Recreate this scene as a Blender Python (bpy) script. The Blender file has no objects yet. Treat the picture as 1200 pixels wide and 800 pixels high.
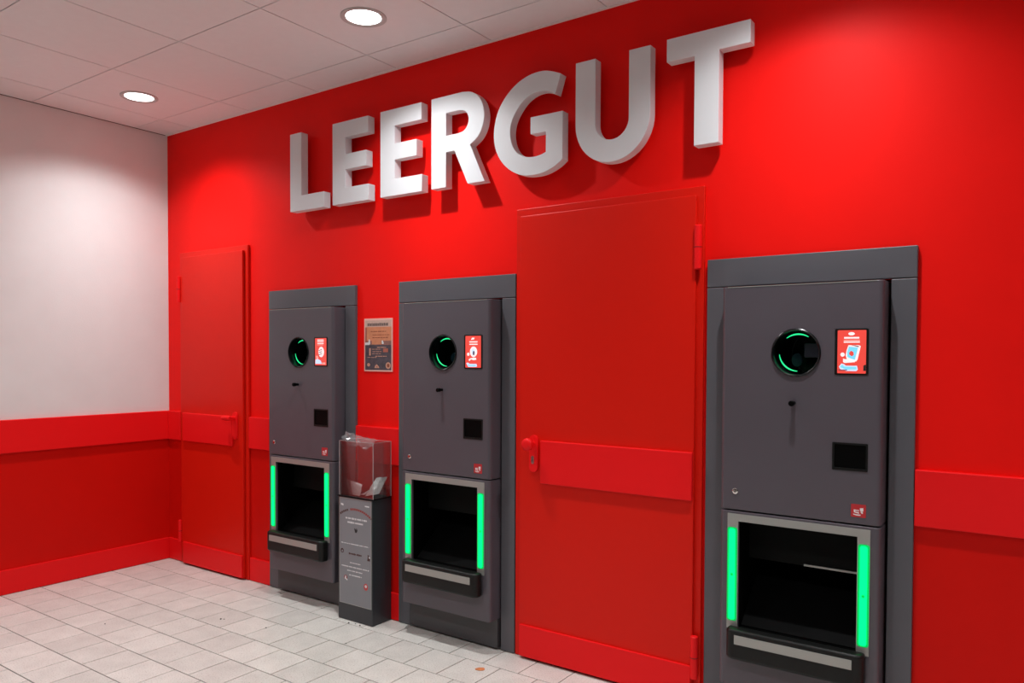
import bpy, bmesh, math, random
from mathutils import Vector, Matrix
R_ = random.Random(7)
scene = bpy.context.scene
col = scene.collection

# ------------------------------------------------------------------ camera
F_PX, YAW, PITCH, ROLL = 901.7016, 0.615, 0.0238, 0.0041
d = Vector((-math.sin(YAW) * math.cos(PITCH), math.cos(YAW) * math.cos(PITCH), -math.sin(PITCH)))
r = Vector((math.cos(YAW), math.sin(YAW), 0))
u = r.cross(d)
r2 = r * math.cos(ROLL) + u * math.sin(ROLL)
u2 = -r * math.sin(ROLL) + u * math.cos(ROLL)
cd = bpy.data.cameras.new('camera')
cam = bpy.data.objects.new('camera', cd)
col.objects.link(cam)
M = Matrix((r2, u2, -d)).transposed().to_4x4()
M.translation = Vector((5.1612, -3.0675, 1.4527))
cam.matrix_world = M
cd.sensor_fit = 'HORIZONTAL'
cd.sensor_width = 36.0
cd.lens = F_PX / 1200 * 36.0
cd.shift_y = 38.58 / 1200
cd.clip_start = 0.02
scene.camera = cam

# ------------------------------------------------------------------ world, light levels, exposure
w = bpy.data.worlds.new('world')
scene.world = w
w.use_nodes = True
w.node_tree.nodes['Background'].inputs[0].default_value = (0.02, 0.02, 0.02, 1)
w.node_tree.nodes['Background'].inputs[1].default_value = 1.0
LAMP_W = 116.0            # every downlight of the ceiling grid
LAMP_POW = 2.6            # reflector: intensity falls with this power of the cosine
LAMP_CUT = (71.0, 55.0)   # reflector rim: cut-off angles from the vertical, outer and inner
LAMP_COLOR = (0.965, 0.985, 1.0)
scene.view_settings.view_transform = 'Standard'
scene.view_settings.look = 'None'
scene.view_settings.exposure = 0.0
scene.view_settings.gamma = 1.0
scene.view_settings.use_curve_mapping = False


# ------------------------------------------------------------------ materials
MATS = {}


def mat(name, color, rough=0.5, metal=0.0, spec=0.5, noise=0.0, nscale=20.0, bump=0.0, bscale=200.0,
        emit=None, estr=0.0, coat=0.0, per_object=0.0):
    m = bpy.data.materials.new(name)
    m.use_nodes = True
    nt = m.node_tree
    b = nt.nodes['Principled BSDF']
    b.inputs['Base Color'].default_value = (*color, 1)
    b.inputs['Roughness'].default_value = rough
    b.inputs['Metallic'].default_value = metal
    b.inputs['Specular IOR Level'].default_value = spec
    b.inputs['Coat Weight'].default_value = coat
    tc = nt.nodes.new('ShaderNodeTexCoord')
    if noise > 0 or per_object > 0:
        n = nt.nodes.new('ShaderNodeTexNoise')
        n.inputs['Scale'].default_value = nscale
        n.inputs['Detail'].default_value = 5
        nt.links.new(tc.outputs['Object'], n.inputs['Vector'])
        mr = nt.nodes.new('ShaderNodeMapRange')
        mr.inputs['From Min'].default_value = 0.25
        mr.inputs['From Max'].default_value = 0.75
        mr.inputs['To Min'].default_value = 1 - noise
        mr.inputs['To Max'].default_value = 1 + noise
        nt.links.new(n.outputs['Fac'], mr.inputs['Value'])
        out = mr.outputs['Result']
        if per_object > 0:
            oi = nt.nodes.new('ShaderNodeObjectInfo')
            mr2 = nt.nodes.new('ShaderNodeMapRange')
            mr2.inputs['To Min'].default_value = 1 - per_object
            mr2.inputs['To Max'].default_value = 1 + per_object
            nt.links.new(oi.outputs['Random'], mr2.inputs['Value'])
            mu = nt.nodes.new('ShaderNodeMath')
            mu.operation = 'MULTIPLY'
            nt.links.new(out, mu.inputs[0])
            nt.links.new(mr2.outputs['Result'], mu.inputs[1])
            out = mu.outputs[0]
        hs = nt.nodes.new('ShaderNodeHueSaturation')
        hs.inputs['Color'].default_value = (*color, 1)
        nt.links.new(out, hs.inputs['Value'])
        nt.links.new(hs.outputs['Color'], b.inputs['Base Color'])
    if bump > 0:
        n2 = nt.nodes.new('ShaderNodeTexNoise')
        n2.inputs['Scale'].default_value = bscale
        n2.inputs['Detail'].default_value = 3
        nt.links.new(tc.outputs['Object'], n2.inputs['Vector'])
        bp = nt.nodes.new('ShaderNodeBump')
        bp.inputs['Strength'].default_value = bump
        bp.inputs['Distance'].default_value = 0.002
        nt.links.new(n2.outputs['Fac'], bp.inputs['Height'])
        nt.links.new(bp.outputs['Normal'], b.inputs['Normal'])
    if emit:
        b.inputs['Emission Color'].default_value = (*emit, 1)
        b.inputs['Emission Strength'].default_value = estr
    MATS[name] = m
    return m


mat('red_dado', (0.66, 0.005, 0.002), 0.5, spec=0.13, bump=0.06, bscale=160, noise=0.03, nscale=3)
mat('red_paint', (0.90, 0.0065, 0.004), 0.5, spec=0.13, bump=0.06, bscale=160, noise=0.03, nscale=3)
mat('red_panel', (0.90, 0.009, 0.011), 0.42, spec=0.18, bump=0.05, bscale=220)
mat('red_door', (0.72, 0.010, 0.003), 0.42, spec=0.2, bump=0.06, bscale=220)
mat('white_wall', (0.80, 0.79, 0.78), 0.85, bump=0.25, bscale=140, noise=0.03, nscale=4)
mat('room_wall', (0.06, 0.06, 0.06), 0.85, bump=0.2, bscale=140)  # unseen walls, kept near black to lower the bounced light
mat('ceiling_white', (0.80, 0.80, 0.80), 0.9, bump=0.2, bscale=260, noise=0.015, per_object=0.02)
mat('joint_dark', (0.17, 0.15, 0.14), 0.9)
mat('trim_white', (0.82, 0.80, 0.79), 0.5)
mat('letter_white', (0.72, 0.74, 0.76), 0.45, bump=0.03, bscale=300)
mat('grout', (0.085, 0.07, 0.062), 0.95, noise=0.25, nscale=30)
mat('machine_grey', (0.092, 0.080, 0.095), 0.36, bump=0.10, bscale=900, noise=0.03, nscale=6)
mat('surround_grey', (0.097, 0.096, 0.109), 0.45, bump=0.10, bscale=900, noise=0.03, nscale=6)
mat('plinth_grey', (0.055, 0.054, 0.058), 0.45, bump=0.08, bscale=700)
mat('black_plastic', (0.008, 0.0085, 0.008), 0.38, spec=0.25, noise=0.2, nscale=30)
mat('black_gloss', (0.002, 0.002, 0.002), 0.4, spec=0.06)
mat('cavity_black', (0.0015, 0.0015, 0.0015), 0.6, spec=0.06, noise=0.3, nscale=14)
mat('cavity_panel', (0.003, 0.0035, 0.003), 0.6, spec=0.1, noise=0.2, nscale=9)
mat('tunnel_black', (0.005, 0.006, 0.007), 0.25, spec=0.3)
mat('lens_blue', (0.01, 0.03, 0.06), 0.3)
mat('block_dark', (0.06, 0.065, 0.10), 0.3)
mat('steel', (0.40, 0.41, 0.385), 0.45, metal=0.55, bump=0.05, bscale=600)
mat('chrome', (0.75, 0.74, 0.72), 0.2, metal=1.0)
mat('led_green', (0.0, 0.10, 0.05), 0.6, spec=0.1, emit=(0.0, 1.0, 0.15), estr=2.3)
mat('led_edge', (0.0, 0.10, 0.05), 0.6, spec=0.1, emit=(0.0, 0.55, 0.09), estr=1.0)
mat('arc_green', (0.0, 0.1, 0.05), 0.6, emit=(0.02, 0.9, 0.30), estr=1.1)
mat('screen_red', (0.3, 0.02, 0.02), 0.3, emit=(0.92, 0.085, 0.06), estr=0.78)
mat('screen_white', (0.5, 0.5, 0.5), 0.3, emit=(1.0, 0.80, 0.80), estr=0.80)
mat('screen_blue', (0.2, 0.4, 0.5), 0.3, emit=(0.12, 0.62, 0.85), estr=0.85)
mat('screen_pale', (0.4, 0.5, 0.6), 0.3, emit=(0.55, 0.68, 0.95), estr=0.8)
mat('screen_pink', (0.4, 0.2, 0.2), 0.3, emit=(0.95, 0.35, 0.30), estr=0.8)
mat('screen_dark', (0.05, 0.03, 0.04), 0.3, emit=(0.10, 0.06, 0.09), estr=0.8)
mat('emblem_red', (0.50, 0.025, 0.03), 0.4)
mat('emblem_white', (0.85, 0.75, 0.75), 0.4)
mat('box_dark', (0.030, 0.034, 0.040), 0.4, bump=0.05, bscale=500)
mat('sheet_grey', (0.235, 0.245, 0.265), 0.4, noise=0.03, nscale=8)
mat('ink_white', (0.75, 0.75, 0.76), 0.6)
mat('ink_red', (0.30, 0.035, 0.03), 0.6)
mat('ink_brown', (0.07, 0.025, 0.022), 0.6)
mat('ink_black', (0.008, 0.008, 0.008), 0.6)
mat('badge_red', (0.55, 0.06, 0.06), 0.5)
mat('paper', (0.92, 0.93, 0.91), 0.8, bump=0.5, bscale=60)
mat('poster_edge', (0.85, 0.47, 0.40), 0.7)
mat('poster_head', (0.60, 0.40, 0.33), 0.7, noise=0.06, nscale=40)
mat('poster_orange', (0.62, 0.24, 0.12), 0.7, noise=0.15, nscale=25)
mat('poster_rose', (0.42, 0.12, 0.08), 0.7, noise=0.1, nscale=25)
mat('poster_mauve', (0.28, 0.13, 0.105), 0.7, noise=0.3, nscale=50)
mat('poster_slate', (0.075, 0.06, 0.075), 0.7, noise=0.4, nscale=40)
mat('poster_ink', (0.13, 0.095, 0.085), 0.7)
mat('poster_rust', (0.28, 0.07, 0.03), 0.7)
mat('poster_tan', (0.60, 0.31, 0.22), 0.7)
mat('leaf', (0.62, 0.22, 0.08), 0.6, noise=0.25, nscale=60)
mat('crumb', (0.03, 0.022, 0.018), 0.8)
mat('lamp_ring', (0.50, 0.49, 0.48), 0.4)
mat('lamp_disc', (0.9, 0.9, 0.9), 0.5, emit=(1, 0.98, 0.96), estr=6.0)

# floor tile: pale stone with speckle and soft clouds
m = mat('floor_tile', (0.66, 0.645, 0.60), 0.42, per_object=0.06, noise=0.09, nscale=9, bump=0.12, bscale=120)
nt = m.node_tree
b = nt.nodes['Principled BSDF']
src = b.inputs['Base Color'].links[0].from_socket
tc = [n for n in nt.nodes if n.bl_idname == 'ShaderNodeTexCoord'][0]
sp = nt.nodes.new('ShaderNodeTexNoise')
sp.inputs['Scale'].default_value = 170
sp.inputs['Detail'].default_value = 2
geo = nt.nodes.new('ShaderNodeNewGeometry')
nt.links.new(geo.outputs['Position'], sp.inputs['Vector'])
for n in nt.nodes:
    if n.bl_idname == 'ShaderNodeTexNoise':
        for l in list(n.inputs['Vector'].links):
            nt.links.remove(l)
        nt.links.new(geo.outputs['Position'], n.inputs['Vector'])
rp = nt.nodes.new('ShaderNodeValToRGB')
rp.color_ramp.elements[0].position = 0.30
rp.color_ramp.elements[0].color = (0.55, 0.50, 0.46, 1)
rp.color_ramp.elements[1].position = 0.45
rp.color_ramp.elements[1].color = (1, 1, 1, 1)
nt.links.new(sp.outputs['Fac'], rp.inputs['Fac'])
mx = nt.nodes.new('ShaderNodeMix')
mx.data_type = 'RGBA'
mx.blend_type = 'MULTIPLY'
mx.inputs['Factor'].default_value = 0.8
nt.links.new(src, mx.inputs['A'])
nt.links.new(rp.outputs['Color'], mx.inputs['B'])
nt.links.new(mx.outputs['Result'], b.inputs['Base Color'])


def clear_mat(name, tint, diffuse, dcol, gloss, rough=0.05):
    m = bpy.data.materials.new(name)
    m.use_nodes = True
    nt = m.node_tree
    for n in list(nt.nodes):
        if n.bl_idname != 'ShaderNodeOutputMaterial':
            nt.nodes.remove(n)
    out = nt.nodes['Material Output']
    tr = nt.nodes.new('ShaderNodeBsdfTransparent')
    tr.inputs['Color'].default_value = (*tint, 1)
    df = nt.nodes.new('ShaderNodeBsdfDiffuse')
    df.inputs['Color'].default_value = (*dcol, 1)
    gl = nt.nodes.new('ShaderNodeBsdfGlossy')
    gl.inputs['Roughness'].default_value = rough
    m1 = nt.nodes.new('ShaderNodeMixShader')
    m1.inputs['Fac'].default_value = diffuse
    m2 = nt.nodes.new('ShaderNodeMixShader')
    fr = nt.nodes.new('ShaderNodeFresnel')
    fr.inputs['IOR'].default_value = gloss
    nt.links.new(fr.outputs['Fac'], m2.inputs['Fac'])
    nt.links.new(tr.outputs['BSDF'], m1.inputs[1])
    nt.links.new(df.outputs['BSDF'], m1.inputs[2])
    nt.links.new(m1.outputs[0], m2.inputs[1])
    nt.links.new(gl.outputs['BSDF'], m2.inputs[2])
    nt.links.new(m2.outputs[0], out.inputs['Surface'])
    MATS[name] = m


clear_mat('acrylic', (0.985, 0.98, 0.98), 0.022, (0.9, 0.9, 0.9), 1.35)
clear_mat('acrylic_edge', (0.9, 0.9, 0.9), 0.55, (0.9, 0.85, 0.85), 1.45)
clear_mat('film', (0.97, 0.95, 0.95), 0.13, (0.95, 0.92, 0.92), 1.45, 0.15)


# ------------------------------------------------------------------ mesh helpers
def tag(o, label=None, cat=None, group=None, kind=None):
    if label:
        o['label'] = label
    if cat:
        o['category'] = cat
    if group:
        o['group'] = group
    if kind:
        o['kind'] = kind
    return o


def empty(name, loc):
    o = bpy.data.objects.new(name, None)
    o.location = loc
    o.empty_display_size = 0.1
    col.objects.link(o)
    return o


def bmobj(name, bm, material, parent=None, smooth=None):
    bmesh.ops.recalc_face_normals(bm, faces=bm.faces[:])
    me = bpy.data.meshes.new(name)
    bm.to_mesh(me)
    bm.free()
    me.materials.append(MATS[material])
    if smooth is not None:
        for p in me.polygons:
            p.use_smooth = True
        me.set_sharp_from_angle(angle=math.radians(smooth))
    o = bpy.data.objects.new(name, me)
    col.objects.link(o)
    if smooth is not None:
        wn = o.modifiers.new('weighted', 'WEIGHTED_NORMAL')
        wn.keep_sharp = True
        wn.weight = 100
    if parent:
        o.parent = parent
    return o


def add_box(bm, x0, x1, y0, y1, z0, z1, bevel=0.0, seg=2):
    v = [bm.verts.new((x, y, z)) for z in (z0, z1) for y in (y0, y1) for x in (x0, x1)]
    fs = [bm.faces.new([v[i] for i in f]) for f in
          ((0, 2, 3, 1), (4, 5, 7, 6), (0, 1, 5, 4), (2, 6, 7, 3), (0, 4, 6, 2), (1, 3, 7, 5))]
    if bevel > 0:
        es = list({e for f in fs for e in f.edges})
        bmesh.ops.bevel(bm, geom=es, offset=bevel, segments=seg, affect='EDGES', profile=0.5)
    return bm


def box(name, x0, x1, y0, y1, z0, z1, material, parent=None, bevel=0.0, seg=2):
    return bmobj(name, add_box(bmesh.new(), x0, x1, y0, y1, z0, z1, bevel, seg), material, parent)


def add_plate(bm, loops, ya, yb):
    """flat outline(s) in x/z (first the rim, then holes) given thickness from ya to yb"""
    fr, bk = [], []
    edges = []
    for lp in loops:
        f = [bm.verts.new((x, ya, z)) for x, z in lp]
        k = [bm.verts.new((x, yb, z)) for x, z in lp]
        fr.append(f)
        bk.append(k)
    for side in (fr, bk):
        es = []
        for lp in side:
            for i in range(len(lp)):
                es.append(bm.edges.new((lp[i], lp[(i + 1) % len(lp)])))
        bmesh.ops.triangle_fill(bm, edges=es, use_beauty=True)
    for f, k in zip(fr, bk):
        n = len(f)
        for i in range(n):
            bm.faces.new((f[i], f[(i + 1) % n], k[(i + 1) % n], k[i]))
    return bm


def plate(name, loops, ya, yb, material, parent=None, bevel=0.0, smooth=None):
    o = bmobj(name, add_plate(bmesh.new(), loops, ya, yb), material, parent, smooth)
    if bevel > 0:
        md = o.modifiers.new('bevel', 'BEVEL')
        md.width = bevel
        md.segments = 2
        md.limit_method = 'ANGLE'
        md.angle_limit = math.radians(50)
        if smooth is not None:
            o.modifiers.move(len(o.modifiers) - 1, 0)
    return o


def rect(x0, x1, z0, z1):
    return [(x0, z0), (x1, z0), (x1, z1), (x0, z1)]


def rrect(x0, x1, z0, z1, rad, n=5):
    pts = []
    for cx, cz, a0 in ((x1 - rad, z0 + rad, -90), (x1 - rad, z1 - rad, 0), (x0 + rad, z1 - rad, 90), (x0 + rad, z0 + rad, 180)):
        for i in range(n + 1):
            a = math.radians(a0 + 90 * i / n)
            pts.append((cx + rad * math.cos(a), cz + rad * math.sin(a)))
    return pts


def circ(cx, cz, rad, n=40, sx=1.0):
    return [(cx + sx * rad * math.cos(2 * math.pi * i / n), cz + rad * math.sin(2 * math.pi * i / n)) for i in range(n)]


def add_lathe(bm, prof, n, axis, cx, ca, cb):
    """prof: (radius, along) pairs; axis 'y' or 'z'; centre cx, other centre ca, base along cb"""
    rings = []
    for rad, al in prof:
        ring = []
        for i in range(n):
            a = 2 * math.pi * i / n
            if axis == 'y':
                ring.append(bm.verts.new((cx + rad * math.cos(a), cb + al, ca + rad * math.sin(a))))
            else:
                ring.append(bm.verts.new((cx + rad * math.cos(a), ca + rad * math.sin(a), cb + al)))
        rings.append(ring)
    for a_, b_ in zip(rings, rings[1:]):
        for i in range(n):
            bm.faces.new((a_[i], a_[(i + 1) % n], b_[(i + 1) % n], b_[i]))
    for ring, (rad, al) in ((rings[0], prof[0]), (rings[-1], prof[-1])):
        if rad > 1e-5:
            pass
    return rings


def lathe(name, prof, axis, cx, ca, cb, material, parent=None, n=32, caps=(False, True), smooth=40):
    bm = bmesh.new()
    rings = add_lathe(bm, prof, n, axis, cx, ca, cb)
    if caps[0]:
        bm.faces.new(rings[0])
    if caps[1]:
        bm.faces.new(rings[-1])
    return bmobj(name, bm, material, parent, smooth)


def extrude_plan(name, plan, z0, z1, material, parent=None, caps=(True, True), smooth=40, bevel=0.0):
    """a closed x/y outline extruded in z"""
    bm = bmesh.new()
    a = [bm.verts.new((x, y, z0)) for x, y in plan]
    k = [bm.verts.new((x, y, z1)) for x, y in plan]
    n = len(plan)
    for i in range(n):
        bm.faces.new((a[i], a[(i + 1) % n], k[(i + 1) % n], k[i]))
    if caps[0]:
        bm.faces.new(a)
    if caps[1]:
        bm.faces.new(k)
    o = bmobj(name, bm, material, parent, smooth)
    if bevel > 0:
        md = o.modifiers.new('bevel', 'BEVEL')
        md.width = bevel
        md.segments = 3
        md.limit_method = 'ANGLE'
        md.angle_limit = math.radians(40)
        if smooth is not None:
            o.modifiers.move(len(o.modifiers) - 1, 0)
    return o


# ------------------------------------------------------------------ room
XR, YF, H = 8.0, -6.4, 3.0
MC = (1.5375, 2.645, 4.373)       # machine centres along the red wall
SC = (1.5355, 2.6425, 4.3725)
HOLE_W, HOLE_T = 0.300, 1.735

# red wall with an opening for each machine
bm = bmesh.new()
xs = [-0.15]
for c in MC:
    xs += [c - HOLE_W, c + HOLE_W]
xs.append(XR + 0.15)
for i in range(len(xs) - 1):
    if i % 2 == 0:
        add_box(bm, xs[i], xs[i + 1], 0, 0.15, -0.1, H + 0.1)
    else:
        add_box(bm, xs[i], xs[i + 1], 0, 0.15, HOLE_T, H + 0.1)
wb = tag(bmobj('wall_back', bm, 'red_paint'), 'red painted wall carrying the white sign letters', 'wall', kind='structure')

bm = bmesh.new()
add_box(bm, -0.15, 0, YF, 0, 1.0, H + 0.1)
wl = tag(bmobj('wall_left', bm, 'white_wall'), 'side wall, white above and red below the rail', 'wall', kind='structure')
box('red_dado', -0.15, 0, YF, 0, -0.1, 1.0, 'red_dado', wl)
tag(box('wall_right', XR, XR + 0.15, YF, 0, -0.1, H + 0.1, 'room_wall'), 'near-black unseen wall at the far end outside the picture', 'wall', kind='structure')
tag(box('wall_front', -0.15, XR + 0.15, YF - 0.15, YF, -0.1, H + 0.1, 'room_wall'), 'near-black unseen wall behind the viewer', 'wall', kind='structure')

# floor slab and tiles
fl = tag(box('floor', -0.15, XR, YF, 0.0, -0.10, -0.0025, 'grout'), 'pale stone tile floor laid in staggered rows', 'floor', kind='structure')
PX, PY0, PY = 0.2047, 0.197, 0.2225
offs = [0.5 * PX, 0.005, 0.5 * PX + 0.008, 0.013, 0.125, 0.022, 0.118, 0.010, 0.11, 0.01]
G = 0.0023


def tile_mesh(x0, x1, y0, y1):
    bm = bmesh.new()
    add_box(bm, x0, x1, y0, y1, -0.012, 0.0)
    top = [e for e in bm.edges if all(v.co.z > -0.001 for v in e.verts)]
    bmesh.ops.bevel(bm, geom=top, offset=0.0008, segments=1, affect='EDGES')
    bmesh.ops.recalc_face_normals(bm, faces=bm.faces[:])
    me = bpy.data.meshes.new('floor_tile')
    bm.to_mesh(me)
    bm.free()
    me.materials.append(MATS['floor_tile'])
    return me


far = bmesh.new()
cache = {}
for row in range(30):
    ya = 0.0 if row == 0 else -(PY0 + (row - 1) * PY)
    yb = -(PY0 + row * PY)
    if yb < YF:
        break
    off = offs[row % len(offs)]
    k0 = -1
    while True:
        xa = off + k0 * PX
        xb = xa + PX
        k0 += 1
        if xa > XR:
            break
        xa = max(xa, 0.0)
        if xb - xa < 0.012:
            continue
        xb = min(xb, XR)
        # rows whose tiles can be seen in the picture
        right = (3.75, 3.75, 3.55, 3.4, 3.2, 3.0, 2.8, 2.6, 2.4, 2.2)
        if row < 10 and xa < right[row]:
            key = (round(xb - xa, 4), round(ya - yb, 4))
            if key not in cache:
                cache[key] = tile_mesh(G, xb - xa - G, -(ya - yb) + G, -G)
            o = bpy.data.objects.new('floor_tile', cache[key])
            o.location = (xa, ya, R_.uniform(-0.0003, 0.0003))
            col.objects.link(o)
            o.parent = fl
        else:
            add_box(far, xa + G, xb - G, yb + G, ya - G, -0.012, 0.0)
o = bmobj('floor_tiles_beyond', far, 'floor_tile', fl)
tag(o, kind='stuff')

# ceiling: slab, panels with open joints, edge strip
ce = tag(box('ceiling', -0.15, XR, YF, 0.0, H + 0.006, H + 0.1, 'joint_dark'), 'suspended ceiling of large square white panels', 'ceiling', kind='structure')
cxs = [0.0, 0.318] + [0.318 + 0.6385 * k for k in range(1, 13)]
cxs = [x for x in cxs if x < XR - 0.1] + [XR]
cys = [0.0, -0.234] + [-0.234 - 0.65 * k for k in range(1, 11)]
cys = [y for y in cys if y > YF + 0.1] + [YF]
g = 0.0027
LX = [0.637, 2.548, 4.425, 6.34]
LY = [-0.557, -2.507]
far = bmesh.new()
for j in range(len(cys) - 1):
    for i in range(len(cxs) - 1):
        x0, x1, y1, y0 = cxs[i] + g, cxs[i + 1] - g, cys[j] - g, cys[j + 1] + g
        if j < 4 and x0 < 3.7 - 0.2 * j:
            box('ceiling_panel', x0, x1, y0, y1, H, H + 0.006, 'ceiling_white', ce)
        else:
            add_box(far, x0, x1, y0, y1, H, H + 0.006)
tag(bmobj('ceiling_panels_beyond', far, 'ceiling_white', ce), kind='stuff')
tag(box('trim_1', 0.0, XR, -0.017, 0.0, H - 0.004, H, 'trim_white'), 'thin white edge strip between ceiling and red wall', 'trim', kind='structure')
tag(box('trim_2', 0.0, 0.004, YF, -0.017, H - 0.004, H, 'joint_dark'), 'dark shadow joint between ceiling and white wall', 'trim', kind='structure')

# rails and baseboards
RZ0, RZ1 = 0.855, 1.056
BZ = 0.150
segs = [(0.0, 0.172, 'in the corner, left of the narrow door'), (0.940, SC[0] - 0.386, 'between narrow door and leftmost machine'),
        (SC[0] + 0.386, SC[1] - 0.386, 'under the framed notice'), (SC[2] + 0.386, XR, 'right of the largest-looking machine')]
n = 3
for a, k, where in segs:
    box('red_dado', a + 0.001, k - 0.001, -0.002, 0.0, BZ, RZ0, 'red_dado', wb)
    tag(box('trim_%d' % n, a + 0.001, k - 0.001, -0.020, 0.0, RZ0, RZ1, 'red_panel', bevel=0.0035), 'red bumper rail on the red wall ' + where, 'rail', kind='structure')
    n += 1
tag(box('trim_%d' % n, 0.0, 0.020, YF, -0.0205, RZ0, RZ1, 'red_panel', bevel=0.0035), 'long red bumper rail below the white wall', 'rail', kind='structure')
for q, (a, k, where) in zip(('corner', 'back', 'middle', 'right'), segs):
    tag(box('baseboard_' + q, a + 0.001, k - 0.001, -0.015, 0.0, 0.002, BZ, 'red_panel', bevel=0.0035), 'red baseboard on the red wall ' + where, 'baseboard', kind='structure')
tag(box('baseboard_left', 0.0, 0.015, YF, -0.0155, 0.002, BZ, 'red_panel', bevel=0.0035), 'long red baseboard at the foot of the side wall', 'baseboard', kind='structure')


# ------------------------------------------------------------------ doors
def hinge(parent, x, z0, z1, rad, yc):
    h = lathe('hinge', [(rad * 0.8, 0.0), (rad, 0.003), (rad, (z1 - z0) - 0.003), (rad * 0.8, z1 - z0)], 'z', x, yc, z0, 'red_panel', parent, n=20, caps=(True, True))
    zm = (z0 + z1) / 2
    lathe('collar', [(rad * 1.04, 0), (rad * 1.04, 0.003)], 'z', x, yc, zm - 0.0015, 'joint_red', h, n=20, caps=(True, True))


mat('joint_red', (0.25, 0.004, 0.003), 0.5)


def make_door(name, fx0, fx1, fz, lx0, lx1, lz, rail, kick, label, hx, hinges, hrad, leaf_front=-0.035):
    t = empty(name, ((fx0 + fx1) / 2, 0, 0))
    ox = (fx0 + fx1) / 2
    X = lambda v: v - ox
    fr = [(X(fx0), 0.001), (X(fx0), fz), (X(fx1), fz), (X(fx1), 0.001), (X(lx1) - 0.02, 0.001), (X(lx1) - 0.02, lz - 0.02), (X(lx0) + 0.02, lz - 0.02), (X(lx0) + 0.02, 0.001)]
    plate('door_frame', [fr], -0.017, 0.0, 'red_door', t, bevel=0.003)
    box('door_leaf', X(lx0), X(lx1), leaf_front, -0.018, 0.010, lz, 'red_door', t, bevel=0.003)
    box('bumper_panel', X(rail[0]), X(rail[1]), leaf_front - 0.016, leaf_front, rail[2], rail[3], 'red_panel', t, bevel=0.0035)
    box('kick_plate', X(kick[0]), X(kick[1]), leaf_front - 0.012, leaf_front, 0.013, kick[2], 'red_panel', t, bevel=0.0035)
    for z0, z1 in hinges:
        hinge(t, X(hx), z0, z1, hrad, leaf_front - 0.006)
    return tag(t, label, 'door', kind='structure'), X


d1, X = make_door('door_1', 0.175, 0.937, 2.157, 0.207, 0.905, 2.122, (0.245, 0.806, 0.861, 1.054), (0.240, 0.902, 0.160),
                  'narrow red steel door beside the white wall, lever handle', 0.196, [(1.815, 1.995), (0.152, 0.303)], 0.012)
# lever handle
es = plate('handle_plate', [rrect(X(0.806), X(0.856), 0.905, 1.083, 0.024)], -0.046, -0.035, 'red_panel', d1, bevel=0.002)
lathe('lever_neck', [(0.011, 0), (0.011, -0.045)], 'y', X(0.832), 1.046, -0.046, 'red_panel', es, n=20)
bm = bmesh.new()
pth = [(0.852, -0.088), (0.848, -0.090), (0.832, -0.091), (0.810, -0.091), (0.786, -0.090), (0.768, -0.088), (0.763, -0.087)]
rings = []
for k, (px, py) in enumerate(pth):
    rad = (0.010, 0.0160, 0.0175, 0.0175, 0.017, 0.016, 0.010)[k]
    rings.append([bm.verts.new((X(px), py + 0.8 * rad * math.cos(a), 1.046 + rad * math.sin(a))) for a in [2 * math.pi * i / 16 for i in range(16)]])
for a_, b_ in zip(rings, rings[1:]):
    for i in range(16):
        bm.faces.new((a_[i], a_[(i + 1) % 16], b_[(i + 1) % 16], b_[i]))
bm.faces.new(rings[0])
bm.faces.new(rings[-1])
bmobj('lever', bm, 'red_panel', es, 50)

d2, X = make_door('door_2', 3.031, 3.972, 2.156, 3.066, 3.943, 2.118, (3.193, 3.941, 0.856, 1.057), (3.074, 3.941, 0.166),
                  'wide red steel door between two machines, round knob', 3.955, [(1.812, 1.993), (0.115, 0.294)], 0.0155)
es = plate('handle_plate', [rrect(X(3.127), X(3.175), 0.905, 1.080, 0.0235)], -0.046, -0.035, 'red_panel', d2, bevel=0.002)
lathe('knob', [(0.012, 0.0), (0.012, -0.028), (0.022, -0.032), (0.0285, -0.040), (0.0305, -0.050), (0.029, -0.058), (0.022, -0.064), (0.010, -0.066)],
      'y', X(3.151), 1.040, -0.046, 'red_panel', es, n=32, smooth=50)
cy = plate('lock_cylinder', [rrect(X(3.141), X(3.157), 0.944, 0.982, 0.0075)], -0.049, -0.046, 'chrome', es, bevel=0.001)
box('keyhole', X(3.1475), X(3.1505), -0.0495, -0.049, 0.957, 0.971, 'ink_black', cy)


# ------------------------------------------------------------------ sign letters
T0, B0 = 2.757, 2.301
ZF, ZB = -0.080, -0.030


def arc(cx, cz, rx, rz, a0, a1, n=14, p=2.0):
    out = []
    for i in range(n + 1):
        a = math.radians(a0 + (a1 - a0) * i / n)
        c, s = math.cos(a), math.sin(a)
        out.append((cx + rx * math.copysign(abs(c) ** (2 / p), c), cz + rz * math.copysign(abs(s) ** (2 / p), s)))
    return out


def spline(pts, n=4):
    """open smooth curve through the points"""
    out = []
    for i in range(len(pts) - 1):
        p0 = pts[max(i - 1, 0)]
        p1, p2 = pts[i], pts[i + 1]
        p3 = pts[min(i + 2, len(pts) - 1)]
        for k in range(n):
            t = k / n
            out.append(tuple(0.5 * (2 * p1[c] + (p2[c] - p0[c]) * t + (2 * p0[c] - 5 * p1[c] + 4 * p2[c] - p3[c]) * t * t +
                                    (3 * p1[c] - p0[c] - 3 * p2[c] + p3[c]) * t ** 3) for c in (0, 1)))
    out.append(pts[-1])
    return out


def letter_E(x, w1, w2):
    return [(x, B0), (x + w1, B0), (x + w1, B0 + 0.088), (x + 0.104, B0 + 0.088), (x + 0.104, 2.490), (x + w2, 2.490), (x + w2, 2.575),
            (x + 0.104, 2.575), (x + 0.104, T0 - 0.088), (x + w1 - 0.003, T0 - 0.088), (x + w1 - 0.003, T0), (x, T0)]


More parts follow.
